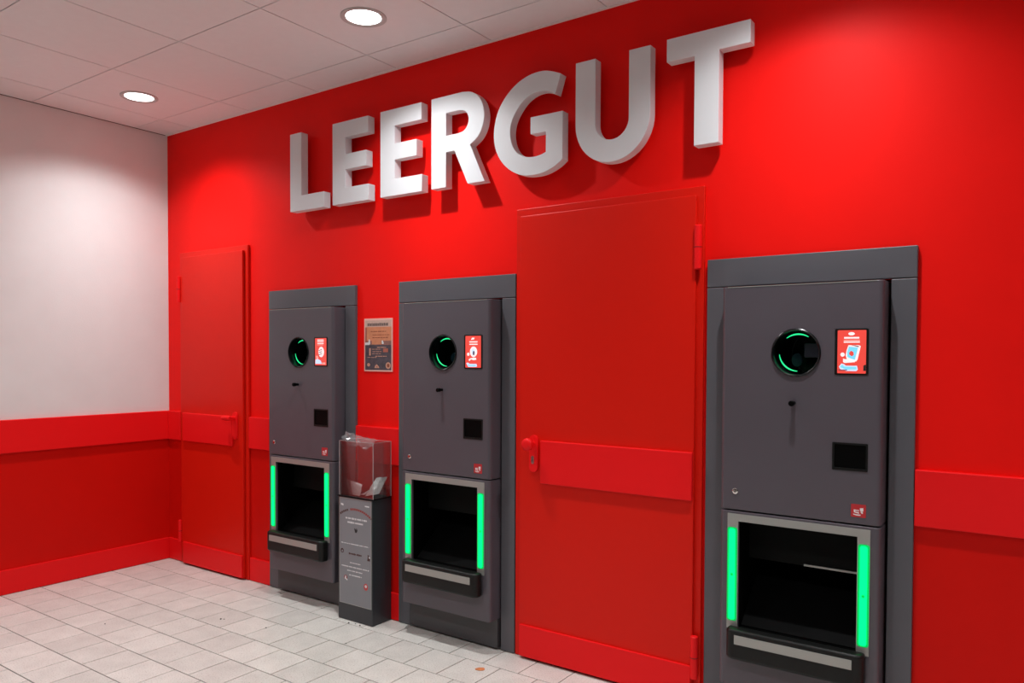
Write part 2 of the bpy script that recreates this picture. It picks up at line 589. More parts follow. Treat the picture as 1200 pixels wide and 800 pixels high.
letters = []
letters.append(('L', [[(1.434, B0), (1.729, B0), (1.729, 2.390), (1.534, 2.390), (1.534, T0), (1.434, T0)]], 'white block letter L opening the wall sign'))
letters.append(('E', [letter_E(1.802, 0.286, 0.268)], 'white block letter E right after the letter L'))
letters.append(('E', [letter_E(2.179, 0.297, 0.260)], 'white block letter E just before the letter R'))
ro = [(2.541, B0), (2.638, B0), (2.638, 2.476), (2.693, 2.476), (2.778, B0), (2.883, B0), (2.793, 2.490)]
ro += spline([(2.793, 2.490), (2.840, 2.522), (2.868, 2.565), (2.880, 2.622), (2.868, 2.680), (2.838, 2.722), (2.795, 2.748), (2.740, T0)])[1:]
ro += [(2.541, T0)]
ri = [(2.638, 2.558), (2.715, 2.558)] + spline([(2.715, 2.558), (2.752, 2.566), (2.775, 2.588), (2.783, 2.618), (2.774, 2.646), (2.752, 2.664), (2.715, 2.671)])[1:] + [(2.638, 2.671)]
letters.append(('R', [ro, ri], 'white block letter R in the middle of the sign'))
go = spline([(3.313, 2.730), (3.267, 2.749), (3.212, 2.762), (3.141, 2.757), (3.069, 2.730), (3.002, 2.677), (2.957, 2.608), (2.938, 2.520), (2.949, 2.443),
             (2.985, 2.378), (3.041, 2.328), (3.100, 2.301), (3.158, 2.293), (3.222, 2.297), (3.284, 2.318), (3.325, 2.345)])
gi = spline([(3.285, 2.643), (3.254, 2.660), (3.212, 2.672), (3.163, 2.669), (3.113, 2.647), (3.069, 2.604), (3.041, 2.554), (3.034, 2.500), (3.048, 2.445),
             (3.078, 2.406), (3.121, 2.384), (3.165, 2.377), (3.207, 2.381), (3.235, 2.390)])
letters.append(('G', [go + [(3.325, 2.561), (3.150, 2.561), (3.150, 2.483), (3.235, 2.483)] + gi[::-1]], 'white block letter G left of the letter U'))
uo = [(3.392, T0), (3.392, 2.480)] + arc(3.573, 2.480, 0.181, 0.184, 180, 360, 24) + [(3.754, T0), (3.655, T0), (3.655, 2.475)]
uo += arc(3.5735, 2.475, 0.0815, 0.082, 360, 180, 18)[1:] + [(3.492, T0)]
letters.append(('U', [uo], 'white block letter U left of the letter T'))
letters.append(('T', [[(3.948, B0 + 0.006), (4.050, B0 + 0.006), (4.050, 2.672), (4.175, 2.672), (4.175, T0 + 0.004), (3.827, T0 + 0.004), (3.827, 2.668), (3.948, 2.668)]],
                'white block letter T closing the sign, nearest the ceiling edge'))
for ch, loops, label in letters:
    clean = []
    for lp in loops:
        q = []
        for p in lp:
            if not q or (abs(p[0] - q[-1][0]) + abs(p[1] - q[-1][1])) > 1e-4:
                q.append(p)
        clean.append(q)
    o = plate('sign_letter', clean, ZF, ZB, 'letter_white', None, bevel=0.0015, smooth=30)
    tag(o, label, 'letter', 'white letters of the wall sign')
    # stand-off pins that hold the letter on the wall
    xs_ = [p[0] for p in clean[0]]
    zs_ = [p[1] for p in clean[0]]
    px = {'L': 1.484, 'E': min(xs_) + 0.05, 'R': 2.59, 'G': 2.985, 'U': 3.442, 'T': 3.999}[ch]
    for pz in (2.36, 2.70) if ch != 'G' else (2.48, 2.56):
        lathe('stand_off_pin', [(0.006, 0.0), (0.006, 0.0315)], 'y', px, pz, -0.031, 'chrome', o, n=8, caps=(True, True))


# ------------------------------------------------------------------ bottle return machines
def body_plan(hx, yf, yb, rad=0.018, n=6):
    pts = [(-hx, yb)]
    for i in range(n + 1):
        a = math.radians(180 + 90 * i / n)
        pts.append((-hx + rad + rad * math.cos(a), yf + rad + rad * math.sin(a)))
    for i in range(n + 1):
        a = math.radians(270 + 90 * i / n)
        pts.append((hx - rad + rad * math.cos(a), yf + rad + rad * math.sin(a)))
    pts.append((hx, yb))
    return pts


def add_shell(bm, hx, yf, yb, z0, z1, hole_loops, rad=0.018):
    """machine skin: front plate with openings, rounded corners, sides, top and bottom"""
    n = 6
    plan = body_plan(hx, yf, yb, rad, n)
    lo = [bm.verts.new((x, y, z0)) for x, y in plan]
    hi = [bm.verts.new((x, y, z1)) for x, y in plan]
    mid = n + 1  # index of the last vertex of the left corner arc
    for i in range(len(plan) - 1):
        if i == mid:
            continue
        bm.faces.new((lo[i], lo[i + 1], hi[i + 1], hi[i]))
    bm.faces.new(lo)
    bm.faces.new(hi)
    # front with openings
    rim = [lo[mid], lo[mid + 1], hi[mid + 1], hi[mid]]
    es = []
    for i in range(4):
        e = bm.edges.get((rim[i], rim[(i + 1) % 4])) or bm.edges.new((rim[i], rim[(i + 1) % 4]))
        es.append(e)
    for lp in hole_loops:
        f = [bm.verts.new((x, yf, z)) for x, z in lp]
        k = [bm.verts.new((x, yf + 0.012, z)) for x, z in lp]
        m_ = len(lp)
        for i in range(m_):
            es.append(bm.edges.new((f[i], f[(i + 1) % m_])))
        for i in range(m_):
            bm.faces.new((f[i], f[(i + 1) % m_], k[(i + 1) % m_], k[i]))
    bmesh.ops.triangle_fill(bm, edges=es, use_beauty=True)
    bw = bm.edges.layers.float.new('bevel_weight_edge')
    for ringv in (lo, hi):
        for i in range(len(ringv) - 1):
            bm.edges.get((ringv[i], ringv[i + 1]))[bw] = 1.0
    return bm


def soften(o, width=0.0030):
    md = o.modifiers.new('bevel', 'BEVEL')
    md.width = width
    md.segments = 4
    md.limit_method = 'WEIGHT'
    o.modifiers.move(len(o.modifiers) - 1, 0)
    return o


def art(name, loop, material, parent, lvl=0):
    return plate(name, [loop], -0.1032 - 0.0002 * lvl, -0.1030, material, parent)


def seg_bar(x0, z0, x1, z1, t):
    dx, dz = x1 - x0, z1 - z0
    l = math.hypot(dx, dz)
    nx, nz = -dz / l * t / 2, dx / l * t / 2
    return [(x0 + nx, z0 + nz), (x0 - nx, z0 - nz), (x1 - nx, z1 - nz), (x1 + nx, z1 + nz)]


YB = 0.30


def make_machine(idx, label):
    c = MC[idx]
    t = empty('bottle_return_machine', (c, 0, 0))
    tag(t, label, 'machine', 'bottle return machines in the red wall')
    s = SC[idx] - c
    # surround
    st = box('surround_panel', s - 0.385, s + 0.385, -0.020, 0.0, 1.737, 1.850, 'surround_grey', t, bevel=0.0028)
    for sg in (-1, 1):
        a, k = sorted((s + sg * 0.385, sg * 0.3015))
        box('surround_panel', a, k, -0.020, 0.0, 0.003, 1.7345, 'surround_grey', t, bevel=0.0028)
    # upper door
    hz = 1.470
    hx = -0.0075
    bm = add_shell(bmesh.new(), 0.292, -0.100, YB, 0.8535, 1.727,
                   [circ(hx, hz, 0.087, 48), rect(0.131, 0.244, 1.390, 1.556), rect(0.129, 0.245, 1.046, 1.142)])
    up = soften(bmobj('upper_door', bm, 'machine_grey', t, 35))
    box('top_edge', -0.270, 0.270, -0.1012, -0.0975, 1.7235, 1.7268, 'steel', up)  # pale strip added as a painted lamp highlight along the top edge
    # intake
    ring = bmesh.new()
    add_lathe(ring, [(0.0905, 0.0), (0.0905, -0.004), (0.087, -0.0065), (0.083, -0.004), (0.082, 0.004), (0.081, 0.25)], 48, 'y', hx, hz, -0.100)
    ig = bmobj('intake_ring', ring, 'tunnel_black', t, 40)
    lathe('intake_end', [(0.081, 0.0), (0.0, 0.001)], 'y', hx, hz, 0.150, 'tunnel_black', ig, n=32, caps=(False, False))
    for a0, a1 in ((58, 128), (186, 268)):  # two green arcs inside the intake ring, emissive
        bm = bmesh.new()
        nn = 16
        rings = []
        for i in range(nn + 1):
            a = math.radians(a0 + (a1 - a0) * i / nn)
            tw = 0.0024 * math.sin(math.pi * (0.08 + 0.84 * i / nn)) + 0.0006
            rings.append([bm.verts.new((hx + (0.0700 + tw * math.cos(b_)) * math.cos(a), -0.066 + tw * math.sin(b_), hz + (0.0700 + tw * math.cos(b_)) * math.sin(a)))
                          for b_ in [2 * math.pi * j / 8 for j in range(8)]])
        for q, w_ in zip(rings, rings[1:]):
            for j in range(8):
                bm.faces.new((q[j], q[(j + 1) % 8], w_[(j + 1) % 8], w_[j]))
        bm.faces.new(rings[0])
        bm.faces.new(rings[-1])
        bmobj('green_arc', bm, 'arc_green', ig, 60)
    sx = bmesh.new()
    add_box(sx, hx + 0.004, hx + 0.064, 0.0, 0.10, hz - 0.018, hz + 0.036, 0.004)  # bluish dark block on the right inside the intake
    bmobj('inner_block', sx, 'block_dark', ig, 40)
    plate('inner_lens', [arc(hx - 0.028, hz - 0.028, 0.020, 0.026, 0, 350, 16)], 0.02, 0.03, 'lens_blue', ig)
    # screen
    bz = plate('screen_bezel', [rrect(0.1305, 0.2445, 1.3895, 1.5565, 0.007)], -0.1018, -0.090, 'black_plastic', t, bevel=0.001)
    sc_ = plate('screen', [rrect(0.1405, 0.2365, 1.3955, 1.5510, 0.003)], -0.1030, -0.1018, 'screen_red', bz)
    cx = 0.1885
    if idx == 2:
        art('emblem_print', [(x, z) for x, z in arc(cx - 0.001, 1.538, 0.011, 0.006, 0, 350, 14)], 'screen_white', sc_)
        art('text_print', rect(cx - 0.026, cx + 0.025, 1.5205, 1.5265), 'screen_white', sc_)
        art('text_print', rect(cx - 0.027, cx + 0.027, 1.5125, 1.5165), 'screen_pink', sc_)
        art('text_print', rect(cx - 0.027, cx + 0.027, 1.5060, 1.5105), 'screen_white', sc_)
        art('cup_print', [(0.1775, 1.497), (0.1720, 1.480), (0.1685, 1.460), (0.1725, 1.447), (0.2035, 1.438), (0.2085, 1.445), (0.2190, 1.494), (0.2120, 1.497)], 'screen_white', sc_)
        art('cup_print', [(0.1790, 1.492), (0.1735, 1.474), (0.1735, 1.456), (0.1800, 1.451), (0.2000, 1.444), (0.2100, 1.489)], 'screen_blue', sc_, 1)
        art('mark_print', [(0.181, 1.472), (0.187, 1.477), (0.195, 1.472), (0.196, 1.462), (0.189, 1.457), (0.180, 1.464)], 'screen_red', sc_, 2)
        art('shade_print', [(0.187, 1.4965), (0.212, 1.490), (0.213, 1.4935), (0.200, 1.4962)], 'screen_dark', sc_, 2)
        art('ball_print', circ(0.158, 1.463, 0.0075, 14), 'screen_white', sc_)
        art('hand_print', [(0.160, 1.449), (0.166, 1.447), (0.199, 1.443), (0.200, 1.436), (0.166, 1.433), (0.160, 1.436)], 'screen_white', sc_)
        art('hand_print', [(0.146, 1.420), (0.155, 1.431), (0.164, 1.428), (0.170, 1.423), (0.207, 1.423), (0.210, 1.410), (0.205, 1.404), (0.172, 1.404), (0.150, 1.411)], 'screen_pale', sc_)
        art('hand_print', [(0.150, 1.419), (0.157, 1.427), (0.164, 1.420), (0.204, 1.419), (0.206, 1.411), (0.170, 1.409)], 'screen_blue', sc_, 1)
        art('text_print', rect(0.144, 0.174, 1.406, 1.409), 'screen_dark', sc_, 2)
        art('corner_print', [(0.2285, 1.424), (0.234, 1.427), (0.2365, 1.427), (0.2365, 1.405), (0.228, 1.405)], 'ink_black', sc_)
    elif idx == 1:
        art('emblem_print', [(cx - 0.014, 1.532), (cx - 0.006, 1.542), (cx + 0.008, 1.542), (cx + 0.006, 1.533)], 'screen_white', sc_)
        art('text_print', rect(cx - 0.024, cx + 0.028, 1.520, 1.5245), 'screen_white', sc_)
        art('text_print', rect(cx - 0.022, cx + 0.026, 1.5140, 1.5175), 'screen_pink', sc_)
        art('text_print', rect(cx - 0.024, cx + 0.028, 1.507, 1.5115), 'screen_white', sc_)
        art('bottle_print', arc(cx + 0.003, 1.473, 0.0225, 0.026, 0, 350, 20), 'screen_white', sc_)
        art('bottle_print', arc(cx + 0.001, 1.473, 0.012, 0.016, 0, 350, 18), 'screen_pale', sc_, 1)
        art('mark_print', arc(cx + 0.004, 1.467, 0.006, 0.011, 0, 350, 14), 'screen_dark', sc_, 2)
        art('ball_print', circ(0.159, 1.461, 0.008, 14), 'screen_white', sc_)
        art('hand_print', [(0.160, 1.434), (0.170, 1.441), (0.190, 1.444), (0.207, 1.444), (0.209, 1.434), (0.190, 1.432), (0.175, 1.436), (0.166, 1.427)], 'screen_white', sc_)
        art('hand_print', [(0.146, 1.418), (0.156, 1.420), (0.168, 1.414), (0.210, 1.414), (0.214, 1.402), (0.206, 1.399), (0.158, 1.399)], 'screen_pale', sc_)
        art('text_print', rect(0.158, 0.204, 1.4035, 1.408), 'screen_blue', sc_, 1)
    else:
        for z in (1.541, 1.532, 1.521):
            art('text_print', rect(cx - 0.028, cx + 0.026, z - 0.003, z + 0.002), 'screen_white', sc_)
        art('text_print', rect(cx - 0.028, cx + 0.022, 1.5105, 1.5145), 'screen_pink', sc_)
        art('bottle_print', arc(cx + 0.005, 1.472, 0.024, 0.030, 0, 350, 20), 'screen_white', sc_)
        for dz in (-0.012, 0.0, 0.012):
            art('mark_print', seg_bar(cx - 0.016, 1.468 + dz, cx + 0.012, 1.474 + dz, 0.004), 'screen_dark', sc_, 2)
        art('hand_print', [(0.150, 1.448), (0.160, 1.452), (0.170, 1.440), (0.168, 1.428), (0.152, 1.430)], 'screen_pink', sc_)
        art('hand_print', [(0.143, 1.404), (0.145, 1.428), (0.165, 1.432), (0.190, 1.422), (0.198, 1.404)], 'screen_pale', sc_)
        art('text_print', rect(0.198, 0.228, 1.402, 1.412), 'screen_pink', sc_)
    # camera peg, receipt window, lock, emblem
    pg = lathe('peg', [(0.0075, 0.0), (0.0075, -0.020), (0.0105, -0.021), (0.0105, -0.036), (0.0085, -0.038)], 'y', -0.0125, 1.281, -0.100, 'black_gloss', t, n=20)
    box('receipt_window', 0.1285, 0.2455, -0.0985, -0.090, 1.0455, 1.1425, 'black_gloss', t)
    rf = plate('window_frame', [rrect(0.1265, 0.2475, 1.0435, 1.1445, 0.004), rrect(0.1335, 0.2405, 1.0530, 1.1375, 0.003)], -0.1015, -0.096, 'black_plastic', t)
    lk = lathe('lock', [(0.0115, 0.0), (0.0115, -0.003), (0.0095, -0.0045), (0.0055, -0.0045)], 'y', -0.2315, 0.927, -0.100, 'chrome', t, n=20)
    box('keyhole', -0.2328, -0.2302, -0.1050, -0.1044, 0.9225, 0.9315, 'ink_black', lk)
    em = plate('emblem', [rrect(0.1935, 0.2435, 0.8790, 0.9255, 0.002)], -0.1008, -0.0995, 'emblem_red', t)
    K = lambda x, z: (0.1935 + (x - 225) / 515 * 0.050, 0.9255 - (z - 200 - (x - 225) * 0.045) / 400 * 0.0465)
    for pts in ([(320, 375), (505, 388), (505, 415), (375, 412), (375, 440), (500, 450), (505, 500), (330, 460)],
                [(300, 505), (420, 520), (560, 525), (555, 560), (420, 560), (310, 530)],
                [(530, 330), (650, 320), (655, 420), (545, 430)], [(575, 430), (630, 430), (640, 495), (610, 500), (555, 460)]):
        plate('emblem_mark', [[K(*p) for p in pts]], -0.1012, -0.1008, 'emblem_white', em)
    # lower door with window
    bm = add_shell(bmesh.new(), 0.292, -0.100, YB, 0.156, 0.8475, [rect(-0.217, 0.217, 0.385, 0.810)])
    soften(bmobj('lower_door', bm, 'machine_grey', t, 35))
    fr = plate('window_surround', [rect(-0.260, 0.260, 0.383, 0.8375), rect(-0.217, 0.217, 0.3835, 0.809)], -0.1035, -0.0985, 'steel', t, bevel=0.0008)
    for sg in (-1, 1):
        xm = sg * 0.2395
        le = plate('light_strip', [rrect(xm - 0.0195, xm + 0.0195, 0.415, 0.784, 0.010)], -0.1065, -0.1035, 'led_edge', t, bevel=0.001)
        plate('light_core', [rrect(xm - 0.0125, xm + 0.0125, 0.420, 0.779, 0.009)], -0.1075, -0.1065, 'led_green', le)
        plate('screw_cover', [circ(xm, 0.598, 0.0055, 14)], -0.1080, -0.1075, 'led_edge', le)
    # cavity
    bm = bmesh.new()
    for a in ((-0.217, 0.217, 0.268, 0.276, 0.37, 0.82), (-0.225, -0.217, -0.088, 0.276, 0.37, 0.82), (0.217, 0.225, -0.088, 0.276, 0.37, 0.82),
              (-0.217, 0.217, -0.088, 0.268, 0.81, 0.82), (-0.217, 0.217, -0.088, 0.268, 0.375, 0.385)):
        add_box(bm, *a)
    cv = bmobj('cavity', bm, 'cavity_black', t)
    fp = box('cavity_flap', -0.2165, 0.2165, 0.030, 0.038, 0.640, 0.8095, 'cavity_panel', t, bevel=0.001)
    if idx == 2:
        box('flap_edge_lit', 0.0, 0.216, 0.024, 0.0295, 0.640, 0.647, 'steel', fp)  # puts the reflection on the right half of the edge into pale steel
    bm = bmesh.new()
    vs = [bm.verts.new(p) for p in ((-0.2165, -0.06, 0.39), (0.2165, -0.06, 0.39), (0.2165, 0.20, 0.60), (-0.2165, 0.20, 0.60),
                                    (-0.2165, -0.06, 0.386), (0.2165, -0.06, 0.386), (0.2165, 0.20, 0.594), (-0.2165, 0.20, 0.594))]
    for f in ((0, 1, 2, 3), (7, 6, 5, 4), (0, 4, 5, 1), (2, 6, 7, 3), (1, 5, 6, 2), (0, 3, 7, 4)):
        bm.faces.new([vs[i] for i in f])
    bmobj('cavity_ramp', bm, 'cavity_black', t)
    # delivery lip
    plan = []
    for i in range(7):
        a = math.radians(180 + 90 * i / 6)
        plan.append((-0.25 + 0.03 + 0.03 * math.cos(a), -0.155 + 0.03 + 0.03 * math.sin(a)))
    for i in range(7):
        a = math.radians(270 + 90 * i / 6)
        plan.append((0.25 - 0.03 + 0.03 * math.cos(a), -0.155 + 0.03 + 0.03 * math.sin(a)))
    plan = [(-0.25, -0.1005)] + plan + [(0.25, -0.1005)]
    lp = extrude_plan('tray_lip', plan, 0.278, 0.397, 'black_plastic', t, bevel=0.012)
    bm = bmesh.new()
    add_box(bm, -0.211, 0.214, -0.1585, -0.1545, 0.342, 0.377, 0.0012)
    bmobj('lip_strip', bm, 'steel', lp, 40)
    # plinth
    box('plinth', -0.290, 0.290, -0.032, 0.06, 0.010, 0.154, 'plinth_grey', t, bevel=0.0015)
    return t


make_machine(0, 'grey bottle return machine nearest the white wall, left of the notice')
make_machine(1, 'grey bottle return machine between the plastic-topped box and the wide door')
make_machine(2, 'grey bottle return machine right of the wide door, cup picture on its screen')

# ------------------------------------------------------------------ notice on the wall
nx0, nx1, nz0, nz1 = 1.978, 2.196, 1.364, 1.659
ncx = (nx0 + nx1) / 2
t = empty('wall_notice', (ncx, 0, nz0))
tag(t, 'small framed orange and dark notice on the wall between two machines', 'notice')
P = lambda u_, v_: (nx0 - ncx + u_ * (nx1 - nx0), (1 - v_) * (nz1 - nz0))


def pr(u0, u1, v0, v1):
    return rect(P(u0, 0)[0], P(u1, 0)[0], P(0, v1)[1], P(0, v0)[1])


sh = plate('sheet', [pr(0, 1, 0, 1)], -0.005, 0.0, 'poster_edge', t, bevel=0.0008)


def pp(name, loop, material, lvl):
    plate(name, [loop], -0.0052 - 0.0003 * lvl, -0.005, material, sh)


pp('heading_band', pr(0.035, 0.965, 0.035, 0.16), 'poster_head', 0)
pp('orange_field', pr(0.035, 0.965, 0.16, 0.42), 'poster_orange', 0)
pp('mauve_field', pr(0.035, 0.965, 0.42, 0.50), 'poster_mauve', 0)
pp('dark_field', pr(0.035, 0.965, 0.50, 0.972), 'poster_slate', 0)
pp('red_strip', pr(0.035, 0.095, 0.17, 0.44), 'poster_rose', 1)
q = R_.Random(3) if hasattr(R_, 'Random') else random.Random(3)
x = 0.12
while x < 0.86:
    wd = q.uniform(0.03, 0.05)
    if not 0.50 < x < 0.53:
        pp('heading_mark', pr(x, x + wd, 0.092 - q.uniform(0, .008), 0.142), 'poster_ink', 1)
    x += wd + 0.012


def print_line(u0, u1, v, h, material, lvl, name='text_mark', seed=0, fn=None):
    rq = random.Random(seed)
    x = u0
    while x < u1:
        wd = min(rq.uniform(0.05, 0.16), u1 - x)
        (fn or pp)(name, pr(x, x + wd, v - h / 2, v + h / 2), material, lvl)
        x += wd + 0.02


print_line(0.24, 0.78, 0.245, 0.014, 'poster_rust', 1, seed=1)
print_line(0.30, 0.90, 0.310, 0.012, 'poster_rust', 1, seed=2)
print_line(0.30, 0.86, 0.362, 0.014, 'poster_rust', 1, seed=4)
pp('orange_field', pr(0.28, 0.62, 0.40, 0.49), 'poster_orange', 1)
pp('white_shape', [P(*k) for k in ((0.035, 0.50), (0.035, 0.455), (0.155, 0.45), (0.165, 0.395), (0.205, 0.395), (0.215, 0.48), (0.18, 0.50))], 'ink_white', 2)
pp('white_shape', [P(*k) for k in ((0.63, 0.42), (0.665, 0.415), (0.70, 0.47), (0.68, 0.485), (0.635, 0.48))], 'ink_white', 2)
print_line(0.46, 0.78, 0.545, 0.014, 'poster_tan', 1, seed=5)
pp('tan_shape', pr(0.18, 0.235, 0.56, 0.70), 'poster_tan', 1)
pp('tan_shape', pr(0.68, 0.85, 0.565, 0.635), 'poster_rose', 1)
for k, (a, v) in enumerate(((0.28, 0.58), (0.30, 0.625), (0.28, 0.665), (0.12, 0.735))):
    print_line(a, a + 0.32, v, 0.010, 'poster_tan', 1, seed=9 + k)
print_line(0.40, 0.80, 0.712, 0.014, 'poster_tan', 1, seed=8)
pp('tan_shape', [P(0.16 + 0.055 * math.cos(a), 0.875 + 0.033 * math.sin(a)) for a in [k * math.pi / 6 for k in range(12)]], 'poster_tan', 1)
pp('tan_shape', [P(*k) for k in ((0.37, 0.935), (0.385, 0.90), (0.45, 0.862), (0.52, 0.90), (0.545, 0.935))], 'poster_tan', 1)
pp('dark_shape', [P(*k) for k in ((0.435, 0.92), (0.455, 0.90), (0.49, 0.92))], 'poster_rust', 2)
pp('tan_shape', [P(0.855 + 0.09 * math.cos(a), 0.885 + 0.062 * math.sin(a)) for a in [k * math.pi / 8 for k in range(16)]], 'poster_tan', 1)
pp('rust_shape', [P(0.855 + 0.045 * math.cos(a), 0.885 + 0.036 * math.sin(a)) for a in [k * math.pi / 8 for k in range(16)]], 'poster_rust', 2)

# ------------------------------------------------------------------ collection box with clear top
bx0, bx1, by0, by1, bh = 1.936, 2.200, -0.160, -0.018, 0.680
bcx = (bx0 + bx1) / 2
t = empty('collection_box', (bcx, -0.09, 0))
tag(t, 'tall dark collection box with clear plastic top beside leftmost machine', 'box')
Xb = lambda v: v - bcx
Yb = lambda v: v + 0.09
bd = box('body', Xb(bx0), Xb(bx1), Yb(by0), Yb(by1), 0.002, bh, 'box_dark', t, bevel=0.0015)
box('top_plate', Xb(bx0) - 0.004, Xb(bx1) + 0.004, Yb(by0) - 0.004, Yb(by1), bh, bh + 0.004, 'black_gloss', t)
# front sheet and its print
sx0, sx1, sz0, sz1 = 1.946, 2.194, 0.092, 0.674
yf = Yb(by0)
S = lambda u_, v_: (Xb(sx0 + u_ * (sx1 - sx0)), sz1 - v_ * (sz1 - sz0))
sh2 = plate('front_sheet', [[S(0, 1), S(1, 1), S(1, 0), S(0, 0)]], yf - 0.0015, yf, 'sheet_grey', t)
bm = bmesh.new()
for a in ((Xb(sx0), Xb(sx1), sz1 - 0.0025, sz1), (Xb(sx0), Xb(sx1), sz0, sz0 + 0.0025), (Xb(sx0), Xb(sx0) + 0.003, sz0, sz1), (Xb(sx1) - 0.003, Xb(sx1), sz0, sz1)):
    add_box(bm, a[0], a[1], yf - 0.0022, yf - 0.0015, a[2], a[3])
bmobj('sheet_edge', bm, 'steel', sh2)


def sp_(name, pts, material, lvl=0):
    plate(name, [[S(*p) for p in pts]], yf - 0.0018 - 0.0003 * lvl, yf - 0.0015, material, sh2)


def s_line(u0, u1, v, h, material, seed, name='text_mark'):
    rq = random.Random(seed)
    x = u0
    while x < u1 - 0.004:
        wd = min(rq.uniform(0.02, 0.045), u1 - x)
        hh = h * rq.uniform(0.7, 1.0)
        sp_(name, [(x, v + hh / 2), (x + wd, v + hh / 2), (x + wd, v - hh / 2), (x, v - hh / 2)], material)
        x += wd + rq.choice((0.006, 0.006, 0.006, 0.022))


sp_('tape', [(0.05, 0.071), (0.13, 0.078), (0.13, 0.060), (0.05, 0.055)], 'ink_white')
sp_('tape', [(0.80, 0.058), (0.93, 0.060), (0.93, 0.048), (0.80, 0.048)], 'ink_white')
for k in range(18):
    a = math.radians(128 - 76 * k / 17)
    a2 = math.radians(128 - 76 * (k + 0.74) / 17)
    if k == 5:
        continue
    h0, h1 = 0.755, 0.785
    dark = k < 5 or k == 17
    f_ = lambda rr, aa: (0.50 + 0.78 * rr / 0.77 * math.cos(aa), 0.378 - 0.283 * rr / 0.77 * math.sin(aa))
    sp_('arched_mark', [f_(0.735, a), f_(0.735, a2), f_(0.788, a2), f_(0.788, a)], 'ink_brown' if dark else 'ink_red')
s_line(0.20, 0.86, 0.188, 0.018, 'ink_white', 21)
s_line(0.26, 0.74, 0.226, 0.018, 'ink_white', 22)
sp_('hand_mark', [(0.50, 0.315), (0.54, 0.315), (0.57, 0.295), (0.565, 0.275), (0.545, 0.29), (0.535, 0.268), (0.52, 0.288), (0.485, 0.272), (0.475, 0.283)], 'ink_black')
s_line(0.06, 0.92, 0.428, 0.009, 'ink_white', 23)
sp_('round_mark', [(0.09 + 0.05 * math.cos(k * .52), 0.505 + 0.022 * math.sin(k * .52)) for k in range(12)], 'ink_brown')
sp_('round_mark', [(0.095 + 0.024 * math.cos(k * .52), 0.508 + 0.011 * math.sin(k * .52)) for k in range(12)], 'sheet_grey', 1)
s_line(0.30, 0.70, 0.520, 0.018, 'ink_brown', 24)
sp_('figure_mark', [(0.87, 0.555), (0.955, 0.555), (0.96, 0.53), (0.92, 0.522), (0.93, 0.502), (0.885, 0.498), (0.89, 0.52)], 'ink_brown')
sp_('figure_mark', [(0.92, 0.528), (0.955, 0.530), (0.955, 0.518), (0.925, 0.512)], 'ink_white', 1)
s_line(0.34, 0.66, 0.605, 0.009, 'ink_white', 25)
s_line(0.07, 0.92, 0.645, 0.010, 'ink_white', 26)
s_line(0.25, 0.72, 0.682, 0.010, 'ink_white', 27)
s_line(0.31, 0.70, 0.722, 0.010, 'ink_white', 28)
sp_('badge', [(0.20 + 0.05 * math.cos(k * .52), 0.752 + 0.022 * math.sin(k * .52)) for k in range(12)], 'ink_red')
sp_('badge', [(0.17, 0.765), (0.19, 0.735), (0.215, 0.742), (0.215, 0.76), (0.26, 0.772), (0.25, 0.78)], 'ink_white', 1)
sp_('badge', [(0.83 + 0.065 * math.cos(k * .52), 0.802 + 0.033 * math.sin(k * .52)) for k in range(12)], 'badge_red')
sp_('badge', [(0.83 + 0.032 * math.cos(k * .785), 0.796 + 0.015 * math.sin(k * .785)) for k in range(8)], 'ink_white', 1)
# clear case: four walls, open at the top
cz0, cz1 = bh + 0.0045, 0.984
th = 0.003
cx0, cx1, cy0, cy1 = bx0 + 0.006, bx1 + 0.002, by0 + 0.003, by1 - 0.004
for a in ((cx0, cx1, cy0, cy0 + th), (cx0, cx1, cy1 - th, cy1), (cx0, cx0 + th, cy0 + th, cy1 - th), (cx1 - th, cx1, cy0 + th, cy1 - th)):
    cw = box('clear_wall', Xb(a[0]), Xb(a[1]), Yb(a[2]), Yb(a[3]), cz0, cz1, 'acrylic', t)
    box('top_edge', Xb(a[0]), Xb(a[1]), Yb(a[2]), Yb(a[3]), cz1, cz1 + 0.0012, 'acrylic_edge', cw)
for ax, ay in ((cx0, cy0), (cx1, cy0), (cx1, cy1), (cx0, cy1)):
    box('corner_edge', Xb(ax) - 0.0012, Xb(ax) + 0.0012, Yb(ay) - 0.0012, Yb(ay) + 0.0012, cz0, cz1, 'acrylic_edge', t)


def crumpled(name, fn, nu, nv, amp, seed, material, label, cat, thick=0.0008, jitter=None):
    rq = random.Random(seed)
    bm = bmesh.new()
    vs = []
    for i in range(nu + 1):
        rowv = []
        for j in range(nv + 1):
            p = Vector(fn(i / nu, j / nv))
            p += Vector((rq.uniform(-amp, amp), rq.uniform(-amp, amp), rq.uniform(-amp, amp)))
            rowv.append(bm.verts.new(p))
        vs.append(rowv)
    for i in range(nu):
        for j in range(nv):
            bm.faces.new((vs[i][j], vs[i + 1][j], vs[i + 1][j + 1], vs[i][j + 1]))
    o = bmobj(name, bm, material)
    if thick > 0:
        md = o.modifiers.new('thickness', 'SOLIDIFY')
        md.thickness = thick
    tag(o, label, cat)
    return o


def curve3(pts, t_):
    k = t_ * (len(pts) - 1)
    i = min(int(k), len(pts) - 2)
    f = k - i
    return [pts[i][c] * (1 - f) + pts[i + 1][c] * f for c in range(3)]


zb = bh + 0.009


def patch(tl, tr, bl, br, bulge):
    def fn(a, v):          # a: top to bottom, v: left to right
        p = [(tl[c] * (1 - v) + tr[c] * v) * (1 - a) + (bl[c] * (1 - v) + br[c] * v) * a for c in range(3)]
        k_ = math.sin(math.pi * a) * math.sin(math.pi * v) * bulge
        return (p[0] - 0.7 * k_, p[1] + 0.7 * k_, p[2] - 0.4 * k_)
    return fn


